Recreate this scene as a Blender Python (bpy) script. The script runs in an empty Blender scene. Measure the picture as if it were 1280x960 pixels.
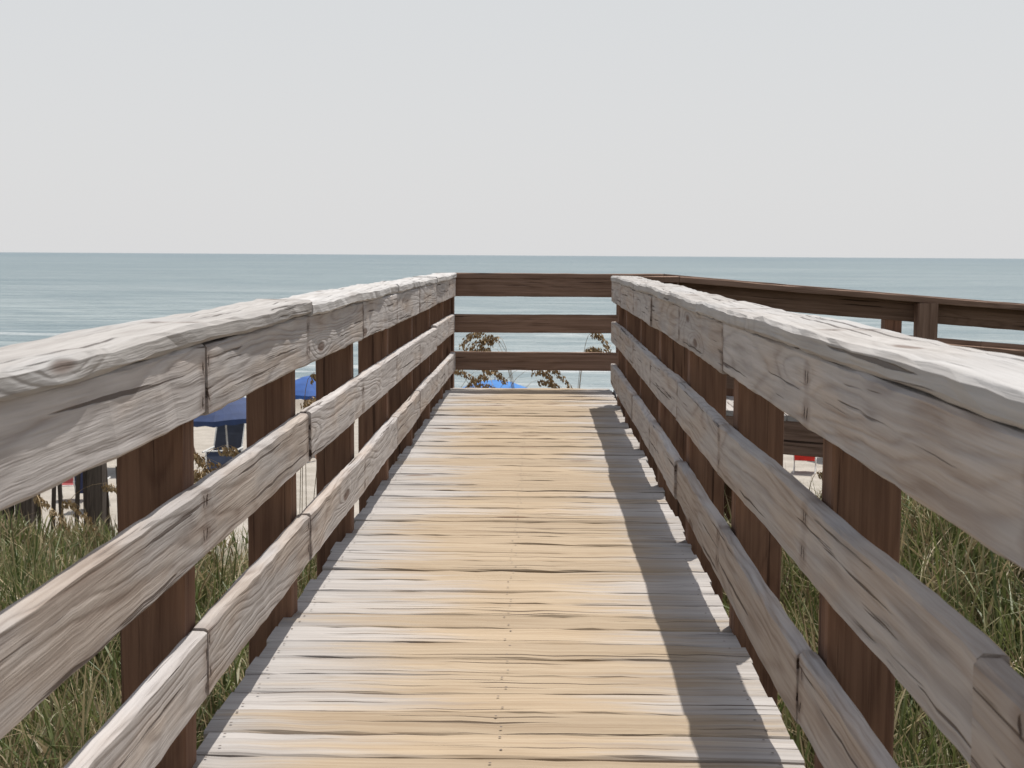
import bpy, math, random
import numpy as np
from mathutils import Vector, Matrix
random.seed(7); rng=np.random.default_rng(7)
sc=bpy.context.scene
sc.view_settings.view_transform='Standard'; sc.view_settings.look='None'; sc.view_settings.exposure=0
CZ=1.04; SEA=CZ-6.5

# ---------------------------------------------------------------- node helper
class NT:
    def __init__(s,tree): s.t=tree; s.n=tree.nodes; s.l=tree.links
    def new(s,typ,**k):
        n=s.n.new(typ)
        for a,b in k.items(): setattr(n,a,b)
        return n
    def put(s,sock,v):
        if v is None: return
        if hasattr(v,'is_output'): s.l.new(v,sock)
        else: sock.default_value=v
    def m(s,op,a,b=None,c=None,clamp=False):
        n=s.new('ShaderNodeMath',operation=op,use_clamp=clamp)
        s.put(n.inputs[0],a); s.put(n.inputs[1],b)
        if c is not None: s.put(n.inputs[2],c)
        return n.outputs[0]
    def vm(s,op,a,b):
        n=s.new('ShaderNodeVectorMath',operation=op); s.put(n.inputs[0],a); s.put(n.inputs[1],b); return n.outputs[0]
    def noise(s,v,scale=1.0,detail=3.0,rough=.5,dist=0.0):
        n=s.new('ShaderNodeTexNoise'); s.put(n.inputs['Vector'],v)
        n.inputs['Scale'].default_value=scale; n.inputs['Detail'].default_value=detail
        n.inputs['Roughness'].default_value=rough; n.inputs['Distortion'].default_value=dist
        return n.outputs['Fac']
    def ss(s,v,a,b,c=0.0,d=1.0):
        n=s.new('ShaderNodeMapRange',interpolation_type='SMOOTHSTEP'); s.put(n.inputs[0],v)
        for i,q in enumerate((a,b,c,d)): n.inputs[1+i].default_value=q
        return n.outputs[0]
    def mix(s,f,a,b,mode='MIX'):
        n=s.new('ShaderNodeMix',data_type='RGBA',blend_type=mode)
        s.put(n.inputs[0],f); s.put(n.inputs[6],a); s.put(n.inputs[7],b); return n.outputs[2]
    def bump(s,h,strength=.5,dist=.01,normal=None):
        n=s.new('ShaderNodeBump'); n.inputs['Strength'].default_value=strength; n.inputs['Distance'].default_value=dist
        s.put(n.inputs['Height'],h)
        if normal: s.l.new(normal,n.inputs['Normal'])
        return n.outputs[0]
def newmat(name):
    m=bpy.data.materials.new(name); m.use_nodes=True
    t=NT(m.node_tree); b=m.node_tree.nodes['Principled BSDF']; return m,t,b
def C(r,g,b): return (r,g,b,1.0)
def simple(name,col,rough=.7,var=.15,sc_=8):
    m,t,b=newmat(name)
    tc=t.new('ShaderNodeTexCoord').outputs['Object']
    n=t.noise(tc,sc_,4)
    f=t.ss(n,.3,.7)
    t.l.new(t.mix(f,C(*[c*(1-var) for c in col]),C(*[min(1,c*(1+var)) for c in col])),b.inputs['Base Color'])
    b.inputs['Roughness'].default_value=rough
    return m

def wood(name,light,dark,ringf=13.,tint=.25,crack=.9,deck=None,gray=None,bumps=.6,ringw=.34,fibw=.42,vs=7.,marks=False):
    m,t,b=newmat(name)
    g=t.new('ShaderNodeAttribute',attribute_name='gc').outputs['Vector']
    r=t.new('ShaderNodeAttribute',attribute_name='rnd').outputs['Fac']
    kv=t.new('ShaderNodeTexVoronoi'); kv.inputs['Scale'].default_value=1.0
    t.l.new(t.vm('MULTIPLY',g,(1.25,5.5,5.5)),kv.inputs['Vector'])
    kd=kv.outputs['Distance']
    kf=t.ss(kd,.0,.38,1.0,0.0)
    base=t.noise(t.vm('MULTIPLY',g,(.7,vs,vs)),1.0,1.2,.4,.1)
    ph=t.m('ADD',t.m('MULTIPLY',base,ringf*6.283),t.m('MULTIPLY',kf,16.))
    fib=t.noise(t.vm('MULTIPLY',g,(3.,120.,120.)),1.0,3.,.7)
    fib2=t.noise(t.vm('MULTIPLY',g,(1.3,42.,42.)),1.0,4.,.65)
    ph=t.m('ADD',ph,t.m('MULTIPLY',fib,1.4))
    ring=t.m('MULTIPLY_ADD',t.m('SINE',ph),.5,.5)
    ring=t.m('POWER',ring,3.0)
    blot=t.noise(t.vm('MULTIPLY',g,(2.2,14.,14.)),1.0,4.,.6)
    rs=t.ss(blot,.3,.6,.3,1.0)
    f=t.m('ADD',t.m('MULTIPLY',t.m('MULTIPLY',ring,rs),ringw),t.m('MULTIPLY',t.ss(fib,.38,.64),fibw*.7))
    f=t.m('ADD',f,t.m('MULTIPLY',t.ss(fib2,.38,.64),fibw))
    f=t.m('ADD',f,t.m('MULTIPLY',t.ss(blot,.4,.75),.2),clamp=True)
    L=C(*light); D=C(*dark)
    if deck:
        oc=t.new('ShaderNodeTexCoord').outputs['Object']
        sx=t.new('ShaderNodeSeparateXYZ'); t.l.new(oc,sx.inputs[0])
        ax=t.m('ABSOLUTE',t.m('ADD',sx.outputs[0],.04))
        wn=t.noise(t.vm('MULTIPLY',g,(1.8,26.,9.)),1.0,4.,.65)
        wl=t.noise(oc,1.1,2.,.5)
        wf=t.m('ADD',t.m('ADD',ax,t.m('MULTIPLY',t.m('SUBTRACT',wn,.5),.8)),t.m('MULTIPLY',t.m('SUBTRACT',r,.5),.28))
        wf=t.m('ADD',wf,t.m('MULTIPLY',t.m('SUBTRACT',wl,.5),.6))
        w=t.ss(wf,.18,.62)
        L=t.mix(w,C(*light),C(*gray[0])); D=t.mix(w,C(*dark),C(*gray[1]))
    elif gray:
        wn=t.noise(t.vm('MULTIPLY',g,(1.6,9.,9.)),1.0,3.,.55)
        w=t.ss(t.m('ADD',wn,t.m('MULTIPLY',t.m('SUBTRACT',r,.5),.2)),.34,.58)
        L=t.mix(w,C(*light),C(*gray[0])); D=t.mix(w,C(*dark),C(*gray[1]))
    col=t.mix(f,L,D)
    ti=t.m('MULTIPLY_ADD',r,tint,1-tint*.5)
    cmb=t.new('ShaderNodeCombineColor')
    for i in range(3): t.l.new(ti,cmb.inputs[i])
    col=t.mix(1.0,col,cmb.outputs[0],'MULTIPLY')
    cr=t.noise(t.vm('MULTIPLY',g,(1.1,60.,60.)),1.0,3.,.55)
    cf=t.ss(cr,.635,.675)
    col=t.mix(t.m('MULTIPLY',cf,crack),col,C(dark[0]*.22,dark[1]*.19,dark[2]*.18))
    kk=t.ss(kd,.06,.11,1.0,0.0)
    col=t.mix(t.m('MULTIPLY',kk,.75),col,C(dark[0]*.4,dark[1]*.28,dark[2]*.22))
    mk=None
    if marks:
        # weathered nail holes and dark stains where the boards are nailed to the posts (every 1.22 m)
        pl=t.new('ShaderNodeAttribute',attribute_name='pl').outputs['Vector']
        sp=t.new('ShaderNodeSeparateXYZ'); t.l.new(pl,sp.inputs[0])
        wv=t.noise(t.vm('MULTIPLY',g,(9.,26.,26.)),1.0,3.,.6)
        a=t.m('PINGPONG',sp.outputs[0],.61)
        side=t.m('ADD',a,t.m('MULTIPLY',t.m('SUBTRACT',wv,.5),.05))
        u=t.m('SUBTRACT',t.m('ABSOLUTE',t.m('ADD',sp.outputs[1],t.m('MULTIPLY',t.m('SUBTRACT',r,.5),.03))),.034)
        da=t.m('DIVIDE',t.m('SUBTRACT',side,.014),.0048); du=t.m('DIVIDE',u,.013)
        dd=t.m('ADD',t.m('MULTIPLY',da,da),t.m('MULTIPLY',du,du))
        mk=t.ss(dd,.3,1.3,1,0)
        dA=t.m('DIVIDE',side,.045); dU=t.m('DIVIDE',u,.035)
        st=t.ss(t.m('ADD',t.m('MULTIPLY',dA,dA),t.m('MULTIPLY',dU,dU)),.0,1.4,.4,0)
        col=t.mix(st,col,C(dark[0]*.6,dark[1]*.5,dark[2]*.45))
        col=t.mix(t.m('MULTIPLY',mk,.88),col,C(dark[0]*.15,dark[1]*.11,dark[2]*.09))
    t.l.new(col,b.inputs['Base Color'])
    b.inputs['Roughness'].default_value=.85
    b.inputs['Specular IOR Level'].default_value=.2
    h=t.m('SUBTRACT',t.m('MULTIPLY',ring,-.3),t.m('MULTIPLY',cf,1.6))
    h=t.m('SUBTRACT',h,t.m('MULTIPLY',fib,.6)); h=t.m('SUBTRACT',h,t.m('MULTIPLY',kk,.6)); h=t.m('SUBTRACT',h,t.m('MULTIPLY',fib2,.8))
    if mk is not None: h=t.m('SUBTRACT',h,t.m('MULTIPLY',mk,2.))
    t.l.new(t.bump(h,bumps,.004),b.inputs['Normal'])
    return m
W_rail=wood('weathered_rail_wood',(.47,.415,.37),(.265,.212,.178),gray=((.46,.435,.42),(.275,.25,.238)),ringf=14,crack=.8,ringw=.40,fibw=.36,marks=True,bumps=.75)
W_cap=wood('weathered_cap_wood',(.47,.45,.43),(.29,.268,.25),gray=((.48,.47,.46),(.30,.287,.278)),ringf=7,bumps=.9,ringw=.25,fibw=.36,crack=.75,marks=True)
W_post=wood('treated_post_wood',(.215,.123,.080),(.11,.058,.038),ringf=8,crack=.6,bumps=.5)
W_dark=wood('brown_rail_wood',(.26,.172,.128),(.13,.080,.056),ringf=9)
W_deck=wood('deck_plank_wood',(.415,.332,.238),(.30,.225,.15),ringf=5,tint=.24,crack=.9,deck=True,gray=((.41,.385,.365),(.275,.252,.235)),bumps=.8,ringw=.2,fibw=.46)

# ---------------------------------------------------------------- board builder
class Acc:
    def __init__(s): s.v=[];s.f=[];s.g=[];s.r=[];s.p=[]
    def board(s,p0,p1,U,w,th,wob=.0015,seg=.12,ch=.004,ero=.001,rnd=None,tilt=0,poff=None):
        p0=Vector(p0);p1=Vector(p1);U=Vector(U).normalized();A=(p1-p0);Ln=A.length;A.normalize();T=A.cross(U).normalized();U=T.cross(A).normalized()
        r=random.random() if rnd is None else rnd; off=Vector((random.uniform(0,90),random.uniform(0,90),random.uniform(0,90)))
        n=max(1,int(Ln/seg)); hw=w/2;ht=th/2
        prof=[(-hw+ch,-ht),(hw-ch,-ht),(hw,-ht+ch),(hw,ht-ch),(hw-ch,ht),(-hw+ch,ht),(-hw,ht-ch),(-hw,-ht+ch)]
        ph=[random.uniform(0,6.28) for _ in range(6)]; base=len(s.v)
        for i in range(n+1):
            a=Ln*i/n
            du=wob*(math.sin(a*1.7+ph[0])+.6*math.sin(a*4.3+ph[1])); dt=wob*(math.sin(a*1.3+ph[2])+.6*math.sin(a*5.1+ph[3]))
            tw=tilt+wob*3*math.sin(a*1.1+ph[4])
            for (u,q) in prof:
                ju=random.gauss(0,ero); jt=random.gauss(0,ero)
                uu=u+du+ju; qq=q+dt+jt+tw*u
                s.v.append(p0+A*a+U*uu+T*qq); s.g.append(Vector((a,u,q))+off); s.r.append(r)
                s.p.append(((p0.y+a-poff+12.2) if poff is not None else .4,u,0))
        for i in range(n):
            for k in range(8):
                a=base+i*8+k;b=base+i*8+(k+1)%8
                s.f.append((a,b,b+8,a+8))
        s.f.append(tuple(base+k for k in range(7,-1,-1))); e=base+n*8
        s.f.append(tuple(e+k for k in range(8)))
    def make(s,name,mat,parent=None):
        me=bpy.data.meshes.new(name); me.from_pydata([tuple(v) for v in s.v],[],s.f)
        a=me.attributes.new('gc','FLOAT_VECTOR','POINT'); a.data.foreach_set('vector',np.array([tuple(v) for v in s.g],dtype=np.float32).ravel())
        a=me.attributes.new('pl','FLOAT_VECTOR','POINT'); a.data.foreach_set('vector',np.array(s.p,dtype=np.float32).ravel())
        a=me.attributes.new('rnd','FLOAT','POINT'); a.data.foreach_set('value',np.array(s.r,dtype=np.float32))
        me.materials.append(mat); me.update()
        o=bpy.data.objects.new(name,me); sc.collection.objects.link(o)
        if parent: o.parent=parent
        return o
def empty(name,loc=(0,0,0)):
    e=bpy.data.objects.new(name,None); e.location=loc; sc.collection.objects.link(e); return e

# ---------------------------------------------------------------- terrain
def gz(x,y):
    x=np.asarray(x,float);y=np.asarray(y,float)
    g=np.interp(y,[-80,-20,0,7.5,12,19,26,34,62,90,140],[1.4,1.8,2.1,2.15,2.75,4.2,5.3,5.6,6.5,7.4,9.5])
    g=g-.45*np.clip((x-.8)/2.5,0,1)*np.interp(y,[4,8,12,17],[0,1,1,0])
    amp=np.interp(y,[-80,12,26,40],[1,1,.35,.1])
    n=.13*np.sin(x*1.3+y*.7)+.09*np.sin(x*2.9-y*1.7+1)+.12*np.sin(x*.45-y*.35+2)+.04*np.sin(x*6.1+y*5.3)
    return CZ-g+n*amp
def axis(pts):
    out=[]
    for a,b,s in pts: out+=list(np.arange(a,b,s))
    out.append(pts[-1][1]); return np.array(out)
xs=axis([(-6000,-600,900),(-600,-60,60),(-60,-14,4),(-14,14,.28),(14,60,4),(60,600,60),(600,6000,900)])
ys=axis([(-6000,-600,900),(-600,-20,40),(-20,0,1.5),(0,30,.3),(30,70,2),(70,141,8)])
X,Y=np.meshgrid(xs,ys); Z=gz(X,Y)
def gridmesh(name,X,Y,Z,mat):
    ny,nx=X.shape; v=np.stack([X,Y,Z],-1).reshape(-1,3)
    idx=np.arange(ny*nx).reshape(ny,nx)
    f=np.stack([idx[:-1,:-1],idx[:-1,1:],idx[1:,1:],idx[1:,:-1]],-1).reshape(-1,4)
    me=bpy.data.meshes.new(name); me.from_pydata(v.tolist(),[],f.tolist())
    me.polygons.foreach_set('use_smooth',[True]*len(me.polygons)); me.materials.append(mat); me.update()
    o=bpy.data.objects.new(name,me); sc.collection.objects.link(o); return o
m,t,b=newmat('sand')
oc=t.new('ShaderNodeTexCoord').outputs['Object']; sx=t.new('ShaderNodeSeparateXYZ'); t.l.new(oc,sx.inputs[0])
n1=t.noise(oc,1.2,5,.6); n2=t.noise(oc,14,4,.6)
dry=t.mix(t.ss(n1,.3,.7),C(.29,.26,.22),C(.38,.345,.30))
dry=t.mix(t.m('MULTIPLY',t.ss(n2,.45,.75),.5),dry,C(.21,.185,.15))
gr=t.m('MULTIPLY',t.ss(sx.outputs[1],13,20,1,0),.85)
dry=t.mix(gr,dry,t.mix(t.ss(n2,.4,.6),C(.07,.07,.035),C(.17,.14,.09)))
wet=t.ss(t.m('ADD',sx.outputs[1],t.m('MULTIPLY',n1,6.)),56,62)
t.l.new(t.mix(wet,dry,C(.22,.19,.155)),b.inputs['Base Color']); b.inputs['Roughness'].default_value=.9
t.l.new(t.bump(t.m('ADD',n2,n1),.6,.05),b.inputs['Normal'])
gridmesh('sand_ground',X,Y,Z,m)

# ---------------------------------------------------------------- sea
m,t,b=newmat('sea_water')
oc=t.new('ShaderNodeTexCoord').outputs['Object']; sx=t.new('ShaderNodeSeparateXYZ'); t.l.new(oc,sx.inputs[0])
y_=sx.outputs[1]
w1=t.noise(t.vm('MULTIPLY',oc,(.07,.30,1.)),1.,6,.7,.4)
w2=t.noise(t.vm('MULTIPLY',oc,(.004,.016,1.)),1.,4,.55)
w3=t.noise(t.vm('MULTIPLY',oc,(.5,1.6,1.)),1.,4,.6)
w4=t.noise(t.vm('MULTIPLY',oc,(.016,.06,1.)),1.,6,.75)
w5=t.noise(t.vm('MULTIPLY',oc,(.0022,.0045,1.)),1.,7,.78)
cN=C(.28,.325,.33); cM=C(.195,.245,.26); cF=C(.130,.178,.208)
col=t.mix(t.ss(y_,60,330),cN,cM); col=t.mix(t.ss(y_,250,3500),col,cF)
col=t.mix(t.m('MULTIPLY',t.ss(w1,.44,.62),.7),col,C(.11,.16,.18))
col=t.mix(t.m('MULTIPLY',t.ss(w4,.45,.57),.55),col,C(.115,.165,.185))
col=t.mix(t.m('MULTIPLY',t.ss(w5,.46,.58),.3),col,C(.10,.15,.175))
col=t.mix(t.m('MULTIPLY',t.ss(w2,.45,.65),.35),col,C(.26,.30,.31))
ln=t.noise(t.vm('MULTIPLY',oc,(.03,.13,1.)),1.,5,.6,.8)
thr=t.ss(y_,70,200,.48,.76)
fo=t.ss(t.m('SUBTRACT',ln,thr),0,.09)
fo=t.m('MULTIPLY',fo,t.ss(w3,.3,.6))
sw=t.ss(t.m('ADD',y_,t.m('MULTIPLY',w1,9.)),68,76,1,0)
fo=t.m('MAXIMUM',fo,t.m('MULTIPLY',sw,.8))
col=t.mix(t.m('MULTIPLY',fo,.8),col,C(.52,.54,.54))
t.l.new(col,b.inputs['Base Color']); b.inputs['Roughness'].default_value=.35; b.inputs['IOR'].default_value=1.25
b.inputs['Specular IOR Level'].default_value=.35
t.l.new(t.bump(t.m('ADD',t.m('ADD',w1,t.m('MULTIPLY',w4,2.)),t.m('MULTIPLY',w3,.35)),1.0,.9),b.inputs['Normal'])
sxs=axis([(-60000,-3000,6000),(-3000,3000,300),(3000,60000,6000)]); sys_=axis([(52,400,12),(400,3000,200),(3000,60000,3000)])
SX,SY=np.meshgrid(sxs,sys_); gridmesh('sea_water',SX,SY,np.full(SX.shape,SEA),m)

# ---------------------------------------------------------------- boardwalk deck
bw=empty('wooden_boardwalk')
A=Acc(); nails=[]
y=-3.0; LE,RE=-.722,.55
while y<10.84:
    w=.138+random.uniform(-.003,.002); g=random.choice([.005,.005,.006,.008,.005,.007,.011,.015])
    A.board((LE+random.uniform(-.012,.008),y+w/2,-.019+random.uniform(-.003,.003)),(RE+random.uniform(-.006,.010),y+w/2+random.uniform(-.001,.001),-.019+random.uniform(-.003,.003)),(0,1,0),w,.038,wob=.0018,seg=.08,ch=.005,ero=.0012,tilt=random.gauss(0,.016))
    for nx in (LE+.05,-.085,RE-.05):
        for q in (.03,.108): nails.append((nx+random.uniform(-.012,.012),y+q+random.uniform(-.008,.008),.0045))
    y+=w+g
A.make('deck_planks',W_deck,bw)
A=Acc()
for jx in (-.695,-.085,.523): A.board((jx,-3,-.165),(jx,10.8,-.165),(0,0,1),.235,.038)
A.board((-.72,10.86,-.14),(.9,10.86,-.14),(0,0,1),.235,.038)
A.make('joists',W_dark,bw)
nm=simple('rusty_nail',(.10,.075,.06),.6)
vv=[];ff=[]
for (a,b_,c) in nails:
    k=len(vv); vv+= [(a+.0036*math.cos(i*math.pi/3),b_+.0036*math.sin(i*math.pi/3),c) for i in range(6)]; ff.append(tuple(range(k,k+6)))
me=bpy.data.meshes.new('nail_heads'); me.from_pydata(vv,[],ff); me.materials.append(nm)
o=bpy.data.objects.new('nail_heads',me); sc.collection.objects.link(o); o.parent=bw
# ramp
SL=.075
def rz(x): return -SL*max(0,x-.95)
A=Acc(); x=.575
while x<8.5:
    A.board((x+.07,9.68,rz(x+.07)-.019),(x+.07,10.84,rz(x+.07)-.019),(1,0,-SL if x>.9 else 0),.139,.038,tilt=0); x+=.144
A.make('ramp_planks',W_deck,bw)
A=Acc()
for jy in (9.70,10.25,10.80):
    A.board((.58,jy,-.16),(.95,jy,-.16),(0,0,1),.235,.038); A.board((.95,jy,-.16),(8.5,jy,rz(8.5)-.16),(0,0,1),.235,.038)
A.make('ramp_joists',W_dark,bw)

# ---------------------------------------------------------------- side railings
def side_rail(xin,sgn,posts,yend,joints,capj,poff):
    e=empty('wooden_railing')
    P=Acc()
    for py in posts:
        xc=xin+sgn*(.040+.065)
        zb=float(gz(xc,py))-.3
        P.board((xc,py+.045,zb),(xc+random.uniform(-.003,.003),py+.045,.860),(1,0,0),.130+random.uniform(-.004,.004),.09,wob=.0015,seg=.3,rnd=random.uniform(.0,1))
    P.make('posts',W_post,e)
    R=Acc()
    for (zc,js) in zip((.7925,.514,.222),joints):
        js=[-1.2]+js+[yend]
        for a,b in zip(js[:-1],js[1:]):
            dz=random.uniform(-.006,.006); dx=random.uniform(0,.006)*-sgn
            zt=.142
            R.board((xin+sgn*.019+dx,a+.002,zc+dz*(zc<.7)),(xin+sgn*.019+random.uniform(0,.004)*-sgn,b-.002,zc+random.uniform(-.006,.003)*(zc<.7)),(0,0,1),zt,.037,wob=.0024,ero=.0010,seg=.07,ch=.006,poff=poff)
    R.make('rails',W_rail,e)
    K=Acc(); js=[-1.2]+capj+[yend]
    for a,b in zip(js[:-1],js[1:]):
        K.board((xin+sgn*.072+random.uniform(-.004,.004),a+.002,.882),(xin+sgn*.072+random.uniform(-.004,.004),b-.002,.882+random.uniform(-.001,.003)),(1,0,0),.164,.040,wob=.0036,ero=.0012,seg=.08,ch=.008,tilt=random.gauss(0,.01),poff=poff)
    K.make('cap_rail',W_cap,e)
    return e
lp=[2.68+1.22*k for k in range(-3,7)]
rp=[2.56+1.22*k for k in range(-3,6)]+[9.62]
side_rail(-.66,-1,lp+[10.72],10.76,[[.28,2.73,5.17,7.6,8.83],[1.5,3.96,6.4,8.83],[2.72,3.95,6.4,7.6,9.6]],[.9,3.95,6.4,8.8],2.725)
side_rail(.50,1,rp,9.74,[[1.38,3.82,6.27,8.7],[1.56,3.83,5.04,7.5],[.1,2.62,5.05,7.48]],[1.3,4.4,6.9],2.605)

# end + ramp rails
def cross_rail(yf,dirn,x0,posts,flat_to=.95,x1=8.4):
    e=empty('wooden_railing'); P=Acc()
    for px in posts:
        yc=yf+dirn*(.040+.065); z=rz(px)
        P.board((px,yc,float(gz(px,yc))-.3),(px,yc,.860+z),(0,1,0),.13,.13,seg=.3)
    P.make('posts',W_post if dirn>0 else W_dark,e)
    R=Acc()
    for zc in (.7925,.514,.222):
        yy=yf+dirn*.019
        if flat_to>x0: R.board((x0,yy,zc),(flat_to,yy,zc),(0,0,1),.142,.037,wob=.001,ch=.005)
        xa=max(x0,.953)
        while xa<x1:
            xb=min(x1,xa+2.44); R.board((xa,yy,zc+rz(xa)),(xb-.003,yy,zc+rz(xb)),(0,0,1),.142,.037,wob=.001,ch=.005); xa=xb
    R.make('rails',W_dark,e)
    K=Acc(); yy=yf+dirn*.075
    if flat_to>x0: K.board((x0+(.001),yy,.882),(flat_to,yy,.882),(0,1,0),.164,.040,wob=.001)
    xa=max(x0,.953)
    while xa<x1:
        xb=min(x1,xa+2.44); K.board((xa,yy,.882+rz(xa)),(xb-.003,yy,.882+rz(xb)),(0,1,0),.164,.040,wob=.0015); xa=xb
    K.make('cap_rail',W_dark,e)
cross_rail(10.775,1,-.815,[-.74,.66,1.5,2.73,3.95,5.2,6.4,7.6])
cross_rail(9.73,-1,.70,[.78,2.65,4.5,6.3,8.1])

# ---------------------------------------------------------------- dune grass
def build_mesh_np(name,V,F,cols,mat):
    me=bpy.data.meshes.new(name)
    nv=len(V); nf=len(F); me.vertices.add(nv); me.vertices.foreach_set('co',V.astype(np.float32).ravel())
    me.loops.add(nf*4); me.loops.foreach_set('vertex_index',F.astype(np.int32).ravel())
    me.polygons.add(nf); me.polygons.foreach_set('loop_start',np.arange(0,nf*4,4,dtype=np.int32))
    a=me.attributes.new('col','FLOAT_COLOR','POINT'); a.data.foreach_set('color',np.concatenate([cols,np.ones((nv,1))],1).astype(np.float32).ravel())
    me.update(calc_edges=True); me.validate(); me.materials.append(mat)
    o=bpy.data.objects.new(name,me); sc.collection.objects.link(o); return o
m,t,b=newmat('grass_blades')
ca=t.new('ShaderNodeAttribute',attribute_name='col').outputs['Color']
t.l.new(ca,b.inputs['Base Color']); b.inputs['Roughness'].default_value=.5
tr=t.new('ShaderNodeBsdfTranslucent'); t.l.new(ca,tr.inputs[0]); mx=t.new('ShaderNodeMixShader'); mx.inputs[0].default_value=.3
out=[n for n in m.node_tree.nodes if n.type=='OUTPUT_MATERIAL'][0]
t.l.new(b.outputs[0],mx.inputs[1]); t.l.new(tr.outputs[0],mx.inputs[2]); t.l.new(mx.outputs[0],out.inputs[0])
GM=m
def blades(nclump,xr,yr,per,hmin,hmax,spread=.14,wid=.0048):
    cx=rng.uniform(*xr,nclump); cy=rng.uniform(*yr,nclump)
    keep=((cx<-.95)|(cx>.8))&~((cx>.5)&(cy>9.4)&(cy<11.0))
    cx=cx[keep];cy=cy[keep];n=len(cx)
    ch=rng.uniform(hmin,hmax,n); kind=rng.random(n)
    bx=np.repeat(cx,per)+rng.normal(0,spread,n*per); by=np.repeat(cy,per)+rng.normal(0,spread,n*per)
    ok=((bx<-.87)|(bx>.71)); bx=bx[ok];by=by[ok]
    h=(np.repeat(ch,per)*rng.uniform(.55,1.15,n*per))[ok]; kd=np.repeat(kind,per)[ok]
    return bx,by,h,kd,wid
def make_blades(sets,name):
    Vs=[];Fs=[];Cs=[];base=0
    for bx,by,h,kd,wid in sets:
        N=len(bx); bz=gz(bx,by)-.02
        th=rng.uniform(0,2*np.pi,N); bend=rng.uniform(.15,1.0,N)**1.2
        dx=np.cos(th);dy=np.sin(th); fa=rng.uniform(0,2*np.pi,N)
        px=np.cos(fa);py=np.sin(fa); w=wid*rng.uniform(.5,1.3,N)*(1+by/18)
        T=np.array([0,.4,.75,1.0]); W=np.array([1,.9,.6,.06])
        V=np.zeros((N,8,3))
        for i,(tt,ww) in enumerate(zip(T,W)):
            ox=bend*h*tt**2*.75; oz=h*(tt-.42*bend*tt**2.4)
            for s_,k in ((-1,0),(1,1)):
                V[:,i*2+k,0]=bx+dx*ox+px*w*ww*s_; V[:,i*2+k,1]=by+dy*ox+py*w*ww*s_; V[:,i*2+k,2]=bz+oz
        idx=base+np.arange(N)[:,None]*8
        F=np.concatenate([np.stack([idx[:,0]+2*i,idx[:,0]+2*i+1,idx[:,0]+2*i+3,idx[:,0]+2*i+2],-1) for i in range(3)])
        g1=np.array([.075,.105,.030]);g2=np.array([.18,.20,.07]);dr=np.array([.44,.36,.21]);br=np.array([.16,.11,.06])
        r=rng.random((N,1)); q=rng.random(N)
        c=g1*(1-r)+g2*r
        isd=q<(.18+.5*(kd<.25)); c[isd]=(dr*(1-r)+br*r)[isd]
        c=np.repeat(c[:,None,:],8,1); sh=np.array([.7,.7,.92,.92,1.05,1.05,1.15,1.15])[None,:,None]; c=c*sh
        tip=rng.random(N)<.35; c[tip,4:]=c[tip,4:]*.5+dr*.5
        Vs.append(V.reshape(-1,3));Fs.append(F);Cs.append(c.reshape(-1,3)); base+=N*8
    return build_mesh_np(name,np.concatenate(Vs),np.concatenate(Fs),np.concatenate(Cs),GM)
make_blades([blades(1050,(-5,-.8),(2.2,8),28,.32,.80),blades(850,(.7,4.6),(2.8,8),30,.40,.88),blades(950,(-7,0),(7.5,12.6),22,.18,.46),blades(1250,(.7,7),(7.5,13.5),26,.35,.8),blades(220,(-9,9),(13,19),16,.15,.4,.2),blades(180,(-5,5),(-4,2.4),18,.3,.6)],'dune_grass')

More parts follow.
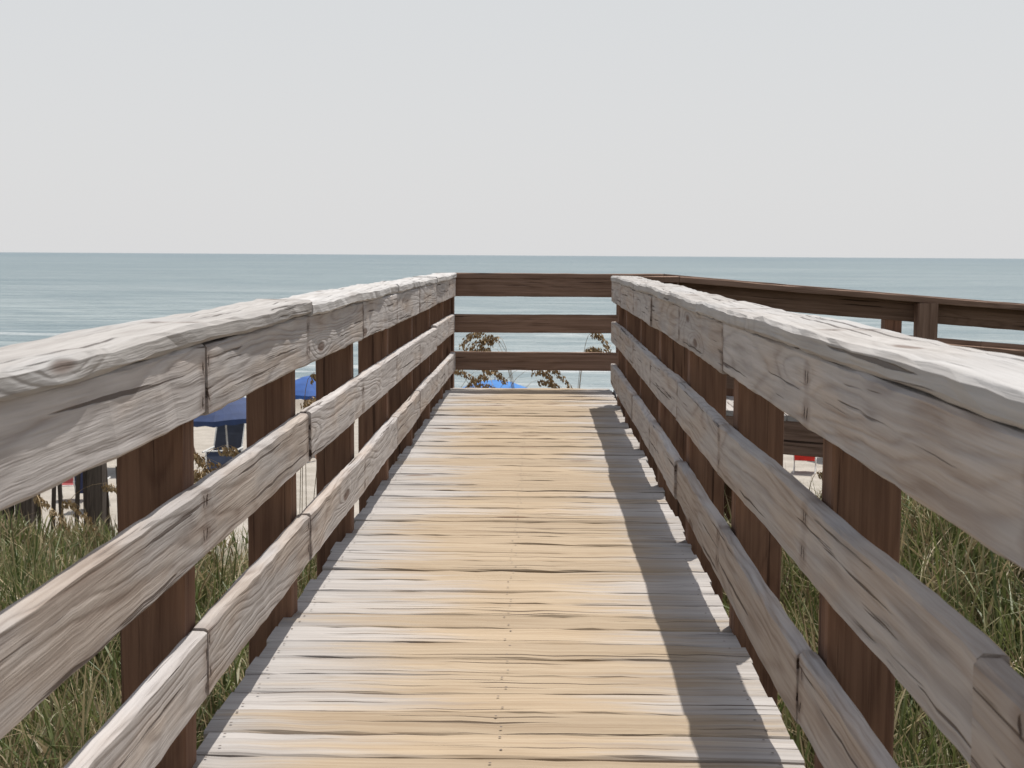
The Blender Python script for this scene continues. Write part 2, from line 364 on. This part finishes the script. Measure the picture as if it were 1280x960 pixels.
# ---------------------------------------------------------------- sea oats
straw=simple('sea_oat_straw',(.36,.26,.14),.8,.35,40)
def sea_oats(px,py,top,lean,nst=3,spread=.12,big=1.3,leaves=7):
    V=[];F=[]
    bz=float(gz(px,py))
    for s_ in range(nst):
        bx=px-lean[0]*.7+random.gauss(0,spread*.5); by=py-lean[1]*.7+random.gauss(0,spread*.5)
        ex=px+lean[0]*.3+random.gauss(0,spread); ey=py+lean[1]*.3+random.gauss(0,spread); ez=top-random.uniform(0,.22)*(s_>0)
        P0=Vector((bx,by,bz)); P1=Vector((bx+(ex-bx)*.25,by+(ey-by)*.25,ez-.02)); P2=Vector((ex,ey,ez))
        ld=Vector((lean[0],lean[1],0)); ld=ld.normalized() if ld.length>0 else Vector((1,0,0))
        P3=P2+ld*random.uniform(.18,.32)+Vector((random.gauss(0,.03),random.gauss(0,.03),-.08-random.uniform(0,.12)))
        pts=[]
        for i in range(13):
            u=i/12; pts.append((1-u)**3*P0+3*(1-u)**2*u*(P1*.5+P0*.5)+3*(1-u)*u*u*P1+u**3*P2)
        tg=(P2-pts[11]).normalized()*.13
        for i in range(1,11):
            u=i/10; pts.append((1-u)**2*P2+2*(1-u)*u*(P2+tg)+u*u*P3)
        for i in range(len(pts)-1):
            r=.0034*(1-.6*i/len(pts)); a,b2=pts[i],pts[i+1]; k=len(V)
            for p in (a,b2):
                for j in range(3): V.append(p+Vector((r*math.cos(j*2.09),r*math.sin(j*2.09),0)))
            for j in range(3): F.append((k+j,k+(j+1)%3,k+3+(j+1)%3,k+3+j))
        for i in range(13,len(pts)):
            for q in range(15):
                c=pts[i]+(pts[i]-pts[i-1])*random.uniform(-.9,.1)+Vector((random.gauss(0,.012),random.gauss(0,.012),-random.uniform(.0,.045)))
                d=(ld*.35+Vector((random.gauss(0,.4),random.gauss(0,.4),-1))).normalized(); s2=d.cross(Vector((random.random()-.5,random.random()-.5,.1))).normalized()
                L=random.uniform(.018,.03)*big; wd=L*.27; k=len(V)
                V+= [c,c+d*L*.5+s2*wd,c+d*L,c+d*L*.5-s2*wd]; F.append((k,k+1,k+2,k+3))
    for s_ in range(leaves):
        a=random.uniform(0,6.28); L=random.uniform(.5,1.)*(top-bz)*.75; k0=len(V); sd=Vector((-math.sin(a),math.cos(a),0))
        for i in range(7):
            u=i/6; c=Vector((px+math.cos(a)*L*.5*u*u,py+math.sin(a)*L*.5*u*u,bz+L*(u-.35*u**3))); w=.006*(1-u*.95)
            V+=[c-sd*w,c+sd*w]
            if i: F.append((k0+2*i-2,k0+2*i-1,k0+2*i+1,k0+2*i))
    me=bpy.data.meshes.new('sea_oats'); me.from_pydata([tuple(v) for v in V],[],F); me.materials.append(straw)
    o=bpy.data.objects.new('sea_oats',me); sc.collection.objects.link(o)
for a in [(-.34,11.9,.38,(-.3,0),4,.07),(-.22,12.2,.10,(.4,0),3),(-.50,12.0,.07,(-.3,.1),4),(-.72,12.2,.04,(.25,.1),3),(.38,12.0,.38,(.12,0),3,.025),(-1.02,11.2,.12,(.05,0),2),(-1.52,9.2,.24,(.1,0),4),
          (-2.02,8.1,-.10,(.1,.1),5),(-2.15,8.6,-.2,(-.1,0),4),(-2.1,7.6,-.25,(.15,0),4),(1.78,8.9,-.34,(.15,0),4),(2.52,8.1,.46,(.12,0),3,.05),(-3.3,9.5,-.55,(.15,0),3),(2.9,7.5,-.3,(-.1,0),3),(-2.6,9.5,-.45,(.1,0),3)]:
    sea_oats(*a)

# ---------------------------------------------------------------- sand fence
fm=wood('fence_slat_wood',(.13,.105,.09),(.06,.048,.04))
fe=empty('sand_fence'); A=Acc()
for i in range(52):
    x=-9.5+i*.105; yy=13.6+.3*math.sin(i*.12); z=float(gz(x,yy))
    h=random.uniform(.70,1.0); lx=random.gauss(0,.07)
    A.board((x,yy,z-.1),(x+lx,yy+random.gauss(0,.04),z+h),(1,0,0),.042,.01,seg=.4,ch=.001)
A.make('slats',fm,fe); A=Acc()
for i in (2,13,25,36,41,43,49):
    x=-9.5+i*.105; yy=13.6+.3*math.sin(i*.12)-.08; z=float(gz(x,yy)); A.board((x,yy,z-.3),(x+.03,yy,z+1.05),(1,0,0),.15,.14,seg=.4)
A.make('fence_posts',fm,fe)

# ---------------------------------------------------------------- umbrellas, chairs, people
def mesh_obj(name,V,F,mats,mi=None,parent=None,loc=None,smooth=False):
    me=bpy.data.meshes.new(name); me.from_pydata([tuple(v) for v in V],[],F)
    for q in mats: me.materials.append(q)
    if mi: me.polygons.foreach_set('material_index',mi)
    if smooth: me.polygons.foreach_set('use_smooth',[True]*len(F))
    o=bpy.data.objects.new(name,me); sc.collection.objects.link(o)
    if parent: o.parent=parent
    if loc: o.location=loc
    return o
def tube(V,F,p,q,r,n=8):
    p=Vector(p);q=Vector(q);a=(q-p).normalized();u=a.orthogonal().normalized();w=a.cross(u);k=len(V)
    for c in (p,q):
        for i in range(n): V.append(c+u*r*math.cos(i*6.2832/n)+w*r*math.sin(i*6.2832/n))
    for i in range(n): F.append((k+i,k+(i+1)%n,k+n+(i+1)%n,k+n+i))
    F.append(tuple(range(k+n-1,k-1,-1)));F.append(tuple(range(k+n,k+2*n)))
white=simple('white_fabric',(.55,.55,.56)); metal=simple('pole_paint',(.6,.6,.58),.4)
def umbrella(x,y,col,h=2.3,R=1.15,tilt=(0,0),alt=None):
    e=empty('beach_umbrella',(x,y,float(gz(x,y)))); e.rotation_euler=(tilt[0],tilt[1],0)
    ma=simple('umbrella_fabric',col,.8,.12,4); mb=alt or ma
    V=[];F=[];mi=[]; n=32; rings=[0,.3,.6,.85,1.0]
    for r in rings:
        for i in range(n):
            a=i*2*math.pi/n; rr=R*r*(1-.05*abs(math.sin(a*4))*r); sag=.03*abs(math.sin(a*4))*r
            V.append(Vector((rr*math.cos(a),rr*math.sin(a),h-.52*r**1.7+sag*.5)))
    for i in range(n):
        V.append(V[4*n+i]+Vector((0,0,-.13+(.03 if i%2 else 0))))
    for k in range(len(rings)):
        for i in range(n): F.append((k*n+i,k*n+(i+1)%n,(k+1)*n+(i+1)%n,(k+1)*n+i)); mi.append((i//4)%2)
    mesh_obj('canopy',V,F,[ma,mb],mi,e)
    V=[];F=[]; tube(V,F,(0,0,-.3),(0,0,h+.08),.02)
    for i in range(8):
        a=i*math.pi/4; tube(V,F,(0,0,h-.03),(R*.97*math.cos(a),R*.97*math.sin(a),h-.55),.006,4)
    mesh_obj('pole',V,F,[metal],None,e)
navy=(.018,.038,.11); blue=(.02,.12,.38)
umbrella(-7.2,32,navy,2.25,1.15,(0,-.06)); umbrella(-1.1,34,(.035,.16,.42),2.55,1.4); umbrella(-6.7,41,(.02,.08,.28),2.25,1.15); umbrella(-13,38,navy); umbrella(9,40,blue,2.2,1.1,(0,0),white)
umbrella(-10.5,36,(.05,.1,.3)); umbrella(5.9,47,(.5,.5,.52),2.3,1.2,(0,0),simple('umbrella_stripe',(.05,.15,.4)))
def chair(x,y,col,rot,s=1.0):
    e=empty('beach_chair',(x,y,float(gz(x,y)))); e.rotation_euler=(0,0,rot); e.scale=(s,s,s)
    V=[];F=[]
    for s_ in (-.28,.28):
        tube(V,F,(s_,-.25,0),(s_,.35,.55),.014);tube(V,F,(s_,.3,0),(s_,-.28,.38),.014)
        tube(V,F,(s_,-.3,.36),(s_,.2,.34),.014);tube(V,F,(s_,.2,.34),(s_,.5,1.05),.014);tube(V,F,(s_,-.28,.55),(s_,.36,.58),.018)
    tube(V,F,(-.28,.5,1.05),(.28,.5,1.05),.014);tube(V,F,(-.28,-.3,.36),(.28,-.3,.36),.014)
    mesh_obj('frame',V,F,[metal],None,e)
    V=[];F=[];path=[(-.3,.37),(-.05,.32),(.18,.34),(.3,.58),(.4,.82),(.5,1.04)]
    for (a,b2) in path: V+=[Vector((-.27,a,b2)),Vector((.27,a,b2)),Vector((.27,a+.01,b2-.015)),Vector((-.27,a+.01,b2-.015))]
    for i in range(5):
        k=i*4
        for j in range(4): F.append((k+j,k+(j+1)%4,k+4+(j+1)%4,k+4+j))
    F.append((3,2,1,0));F.append((20,21,22,23))
    mesh_obj('sling_seat',V,F,[simple('chair_fabric',col)],None,e)
chair(-7.85,34.0,(.02,.025,.04),3.14+3.0,1.3); chair(-6.95,30.0,(.02,.03,.06),.3,1.05); chair(-9.3,28.5,(.02,.03,.09),3.3,1.1); chair(7.1,37,(.6,.03,.02),2.9); chair(-.2,33,(.03,.1,.3),3.2); chair(-6.2,40,(.3,.3,.32),3.1)
chair(6.1,44,(.1,.2,.5),3.1); chair(-10.2,30,(.25,.04,.04),.2)
skin=simple('skin',(.45,.27,.19),.55,.06); hair=simple('hair',(.06,.035,.02),.7)
def person(x,y,rot,suit,top=True,scale=1.0):
    J=[((0,0,.95),.135),((0,0,1.12),.12),((0,.01,1.32),.14),((0,0,1.45),.07),((0,0,1.53),.052),((0,-.01,1.60),.085),((0,-.005,1.68),.09),((0,0,1.74),.055)]
    E=[(i,i+1) for i in range(7)]
    for s_ in (-1,1):
        k=len(J); J+=[((s_*.17,.01,1.40),.055),((s_*.23,.03,1.13),.042),((s_*.24,-.06,.90),.032),((s_*.24,-.09,.80),.035)]
        E+=[(2,k),(k,k+1),(k+1,k+2),(k+2,k+3)]
        k=len(J); J+=[((s_*.095,0,.86),.09),((s_*.11,-.02*s_,.48),.06),((s_*.12,.03*s_,.09),.04),((s_*.13,.03*s_-.14,.035),.035)]
        E+=[(0,k),(k,k+1),(k+1,k+2),(k+2,k+3)]
    me=bpy.data.meshes.new('p'); me.from_pydata([j[0] for j in J],E,[]); o=bpy.data.objects.new('p',me); sc.collection.objects.link(o)
    o.modifiers.new('s','SKIN')
    for i,j in enumerate(J): me.skin_vertices[0].data[i].radius=(j[1],j[1]*(.72 if i<3 else .95)); me.skin_vertices[0].data[i].use_root=(i==0)
    sb=o.modifiers.new('b','SUBSURF'); sb.levels=2; sb.render_levels=2
    bpy.context.view_layer.update()
    m2=bpy.data.meshes.new_from_object(o.evaluated_get(bpy.context.evaluated_depsgraph_get())); bpy.data.objects.remove(o)
    m2.materials.clear(); sm=simple('swimwear',suit)
    for q in (skin,sm,hair): m2.materials.append(q)
    for p in m2.polygons:
        c=p.center; z=c.z; p.use_smooth=True; p.material_index=0
        if abs(c.x)<.2 and (.62<z<1.02 or (top and 1.02<=z<1.38)): p.material_index=1
        if z>1.71 or (z>1.56 and c.y>.01): p.material_index=2
    oo=bpy.data.objects.new('person',m2); sc.collection.objects.link(oo)
    oo.location=(x,y,float(gz(x,y))); oo.rotation_euler=(0,0,rot); oo.scale=(scale,)*3
person(-6.35,38.5,.5,(.5,.1,.08)); person(6.25,45,2.4,(.05,.1,.3),False,1.03); person(-8.1,31.6,1.2,(.08,.2,.4)); person(-12,40,2,(.1,.1,.1),False)

# ---------------------------------------------------------------- light
S=Vector((.17,.34,1)).normalized()
sun=bpy.data.lights.new('sun','SUN'); sun.energy=4.8; sun.angle=math.radians(.5); sun.color=(1,.96,.90)
so=bpy.data.objects.new('sun',sun); so.rotation_euler=S.to_track_quat('Z','Y').to_euler(); sc.collection.objects.link(so)
w=bpy.data.worlds.new('World'); sc.world=w; w.use_nodes=True; t=NT(w.node_tree)
bg=[n for n in w.node_tree.nodes if n.type=='BACKGROUND'][0]
sky=t.new('ShaderNodeTexSky',sky_type='NISHITA'); sky.sun_disc=False; sky.sun_elevation=math.asin(S.z); sky.sun_rotation=math.atan2(S.x,S.y); sky.dust_density=3; sky.air_density=1.1
tc=t.new('ShaderNodeTexCoord').outputs['Generated']; sx=t.new('ShaderNodeSeparateXYZ'); t.l.new(tc,sx.inputs[0])
haze=t.mix(t.ss(sx.outputs[2],0,.30),C(7.35,7.35,7.40),C(6.95,7.15,7.3))
f=t.ss(sx.outputs[2],.22,.85,.95,.2)
t.l.new(t.mix(f,sky.outputs[0],haze),bg.inputs[0]); bg.inputs[1].default_value=.1

# ---------------------------------------------------------------- camera
cam=bpy.data.cameras.new('camera'); cam.lens=48.94; cam.sensor_width=36; cam.clip_end=100000; cam.clip_start=.05
cam.dof.use_dof=True; cam.dof.focus_distance=5.0; cam.dof.aperture_fstop=16
co=bpy.data.objects.new('camera',cam); sc.collection.objects.link(co); sc.camera=co
yaw=math.radians(1.15); pitch=math.radians(-5.28); roll=math.radians(.36)
Mx=Matrix.Rotation(yaw,4,'Z')@Matrix.Rotation(math.radians(90)+pitch,4,'X')@Matrix.Rotation(roll,4,'Z')
co.matrix_world=Matrix.Translation((0,0,CZ))@Mx
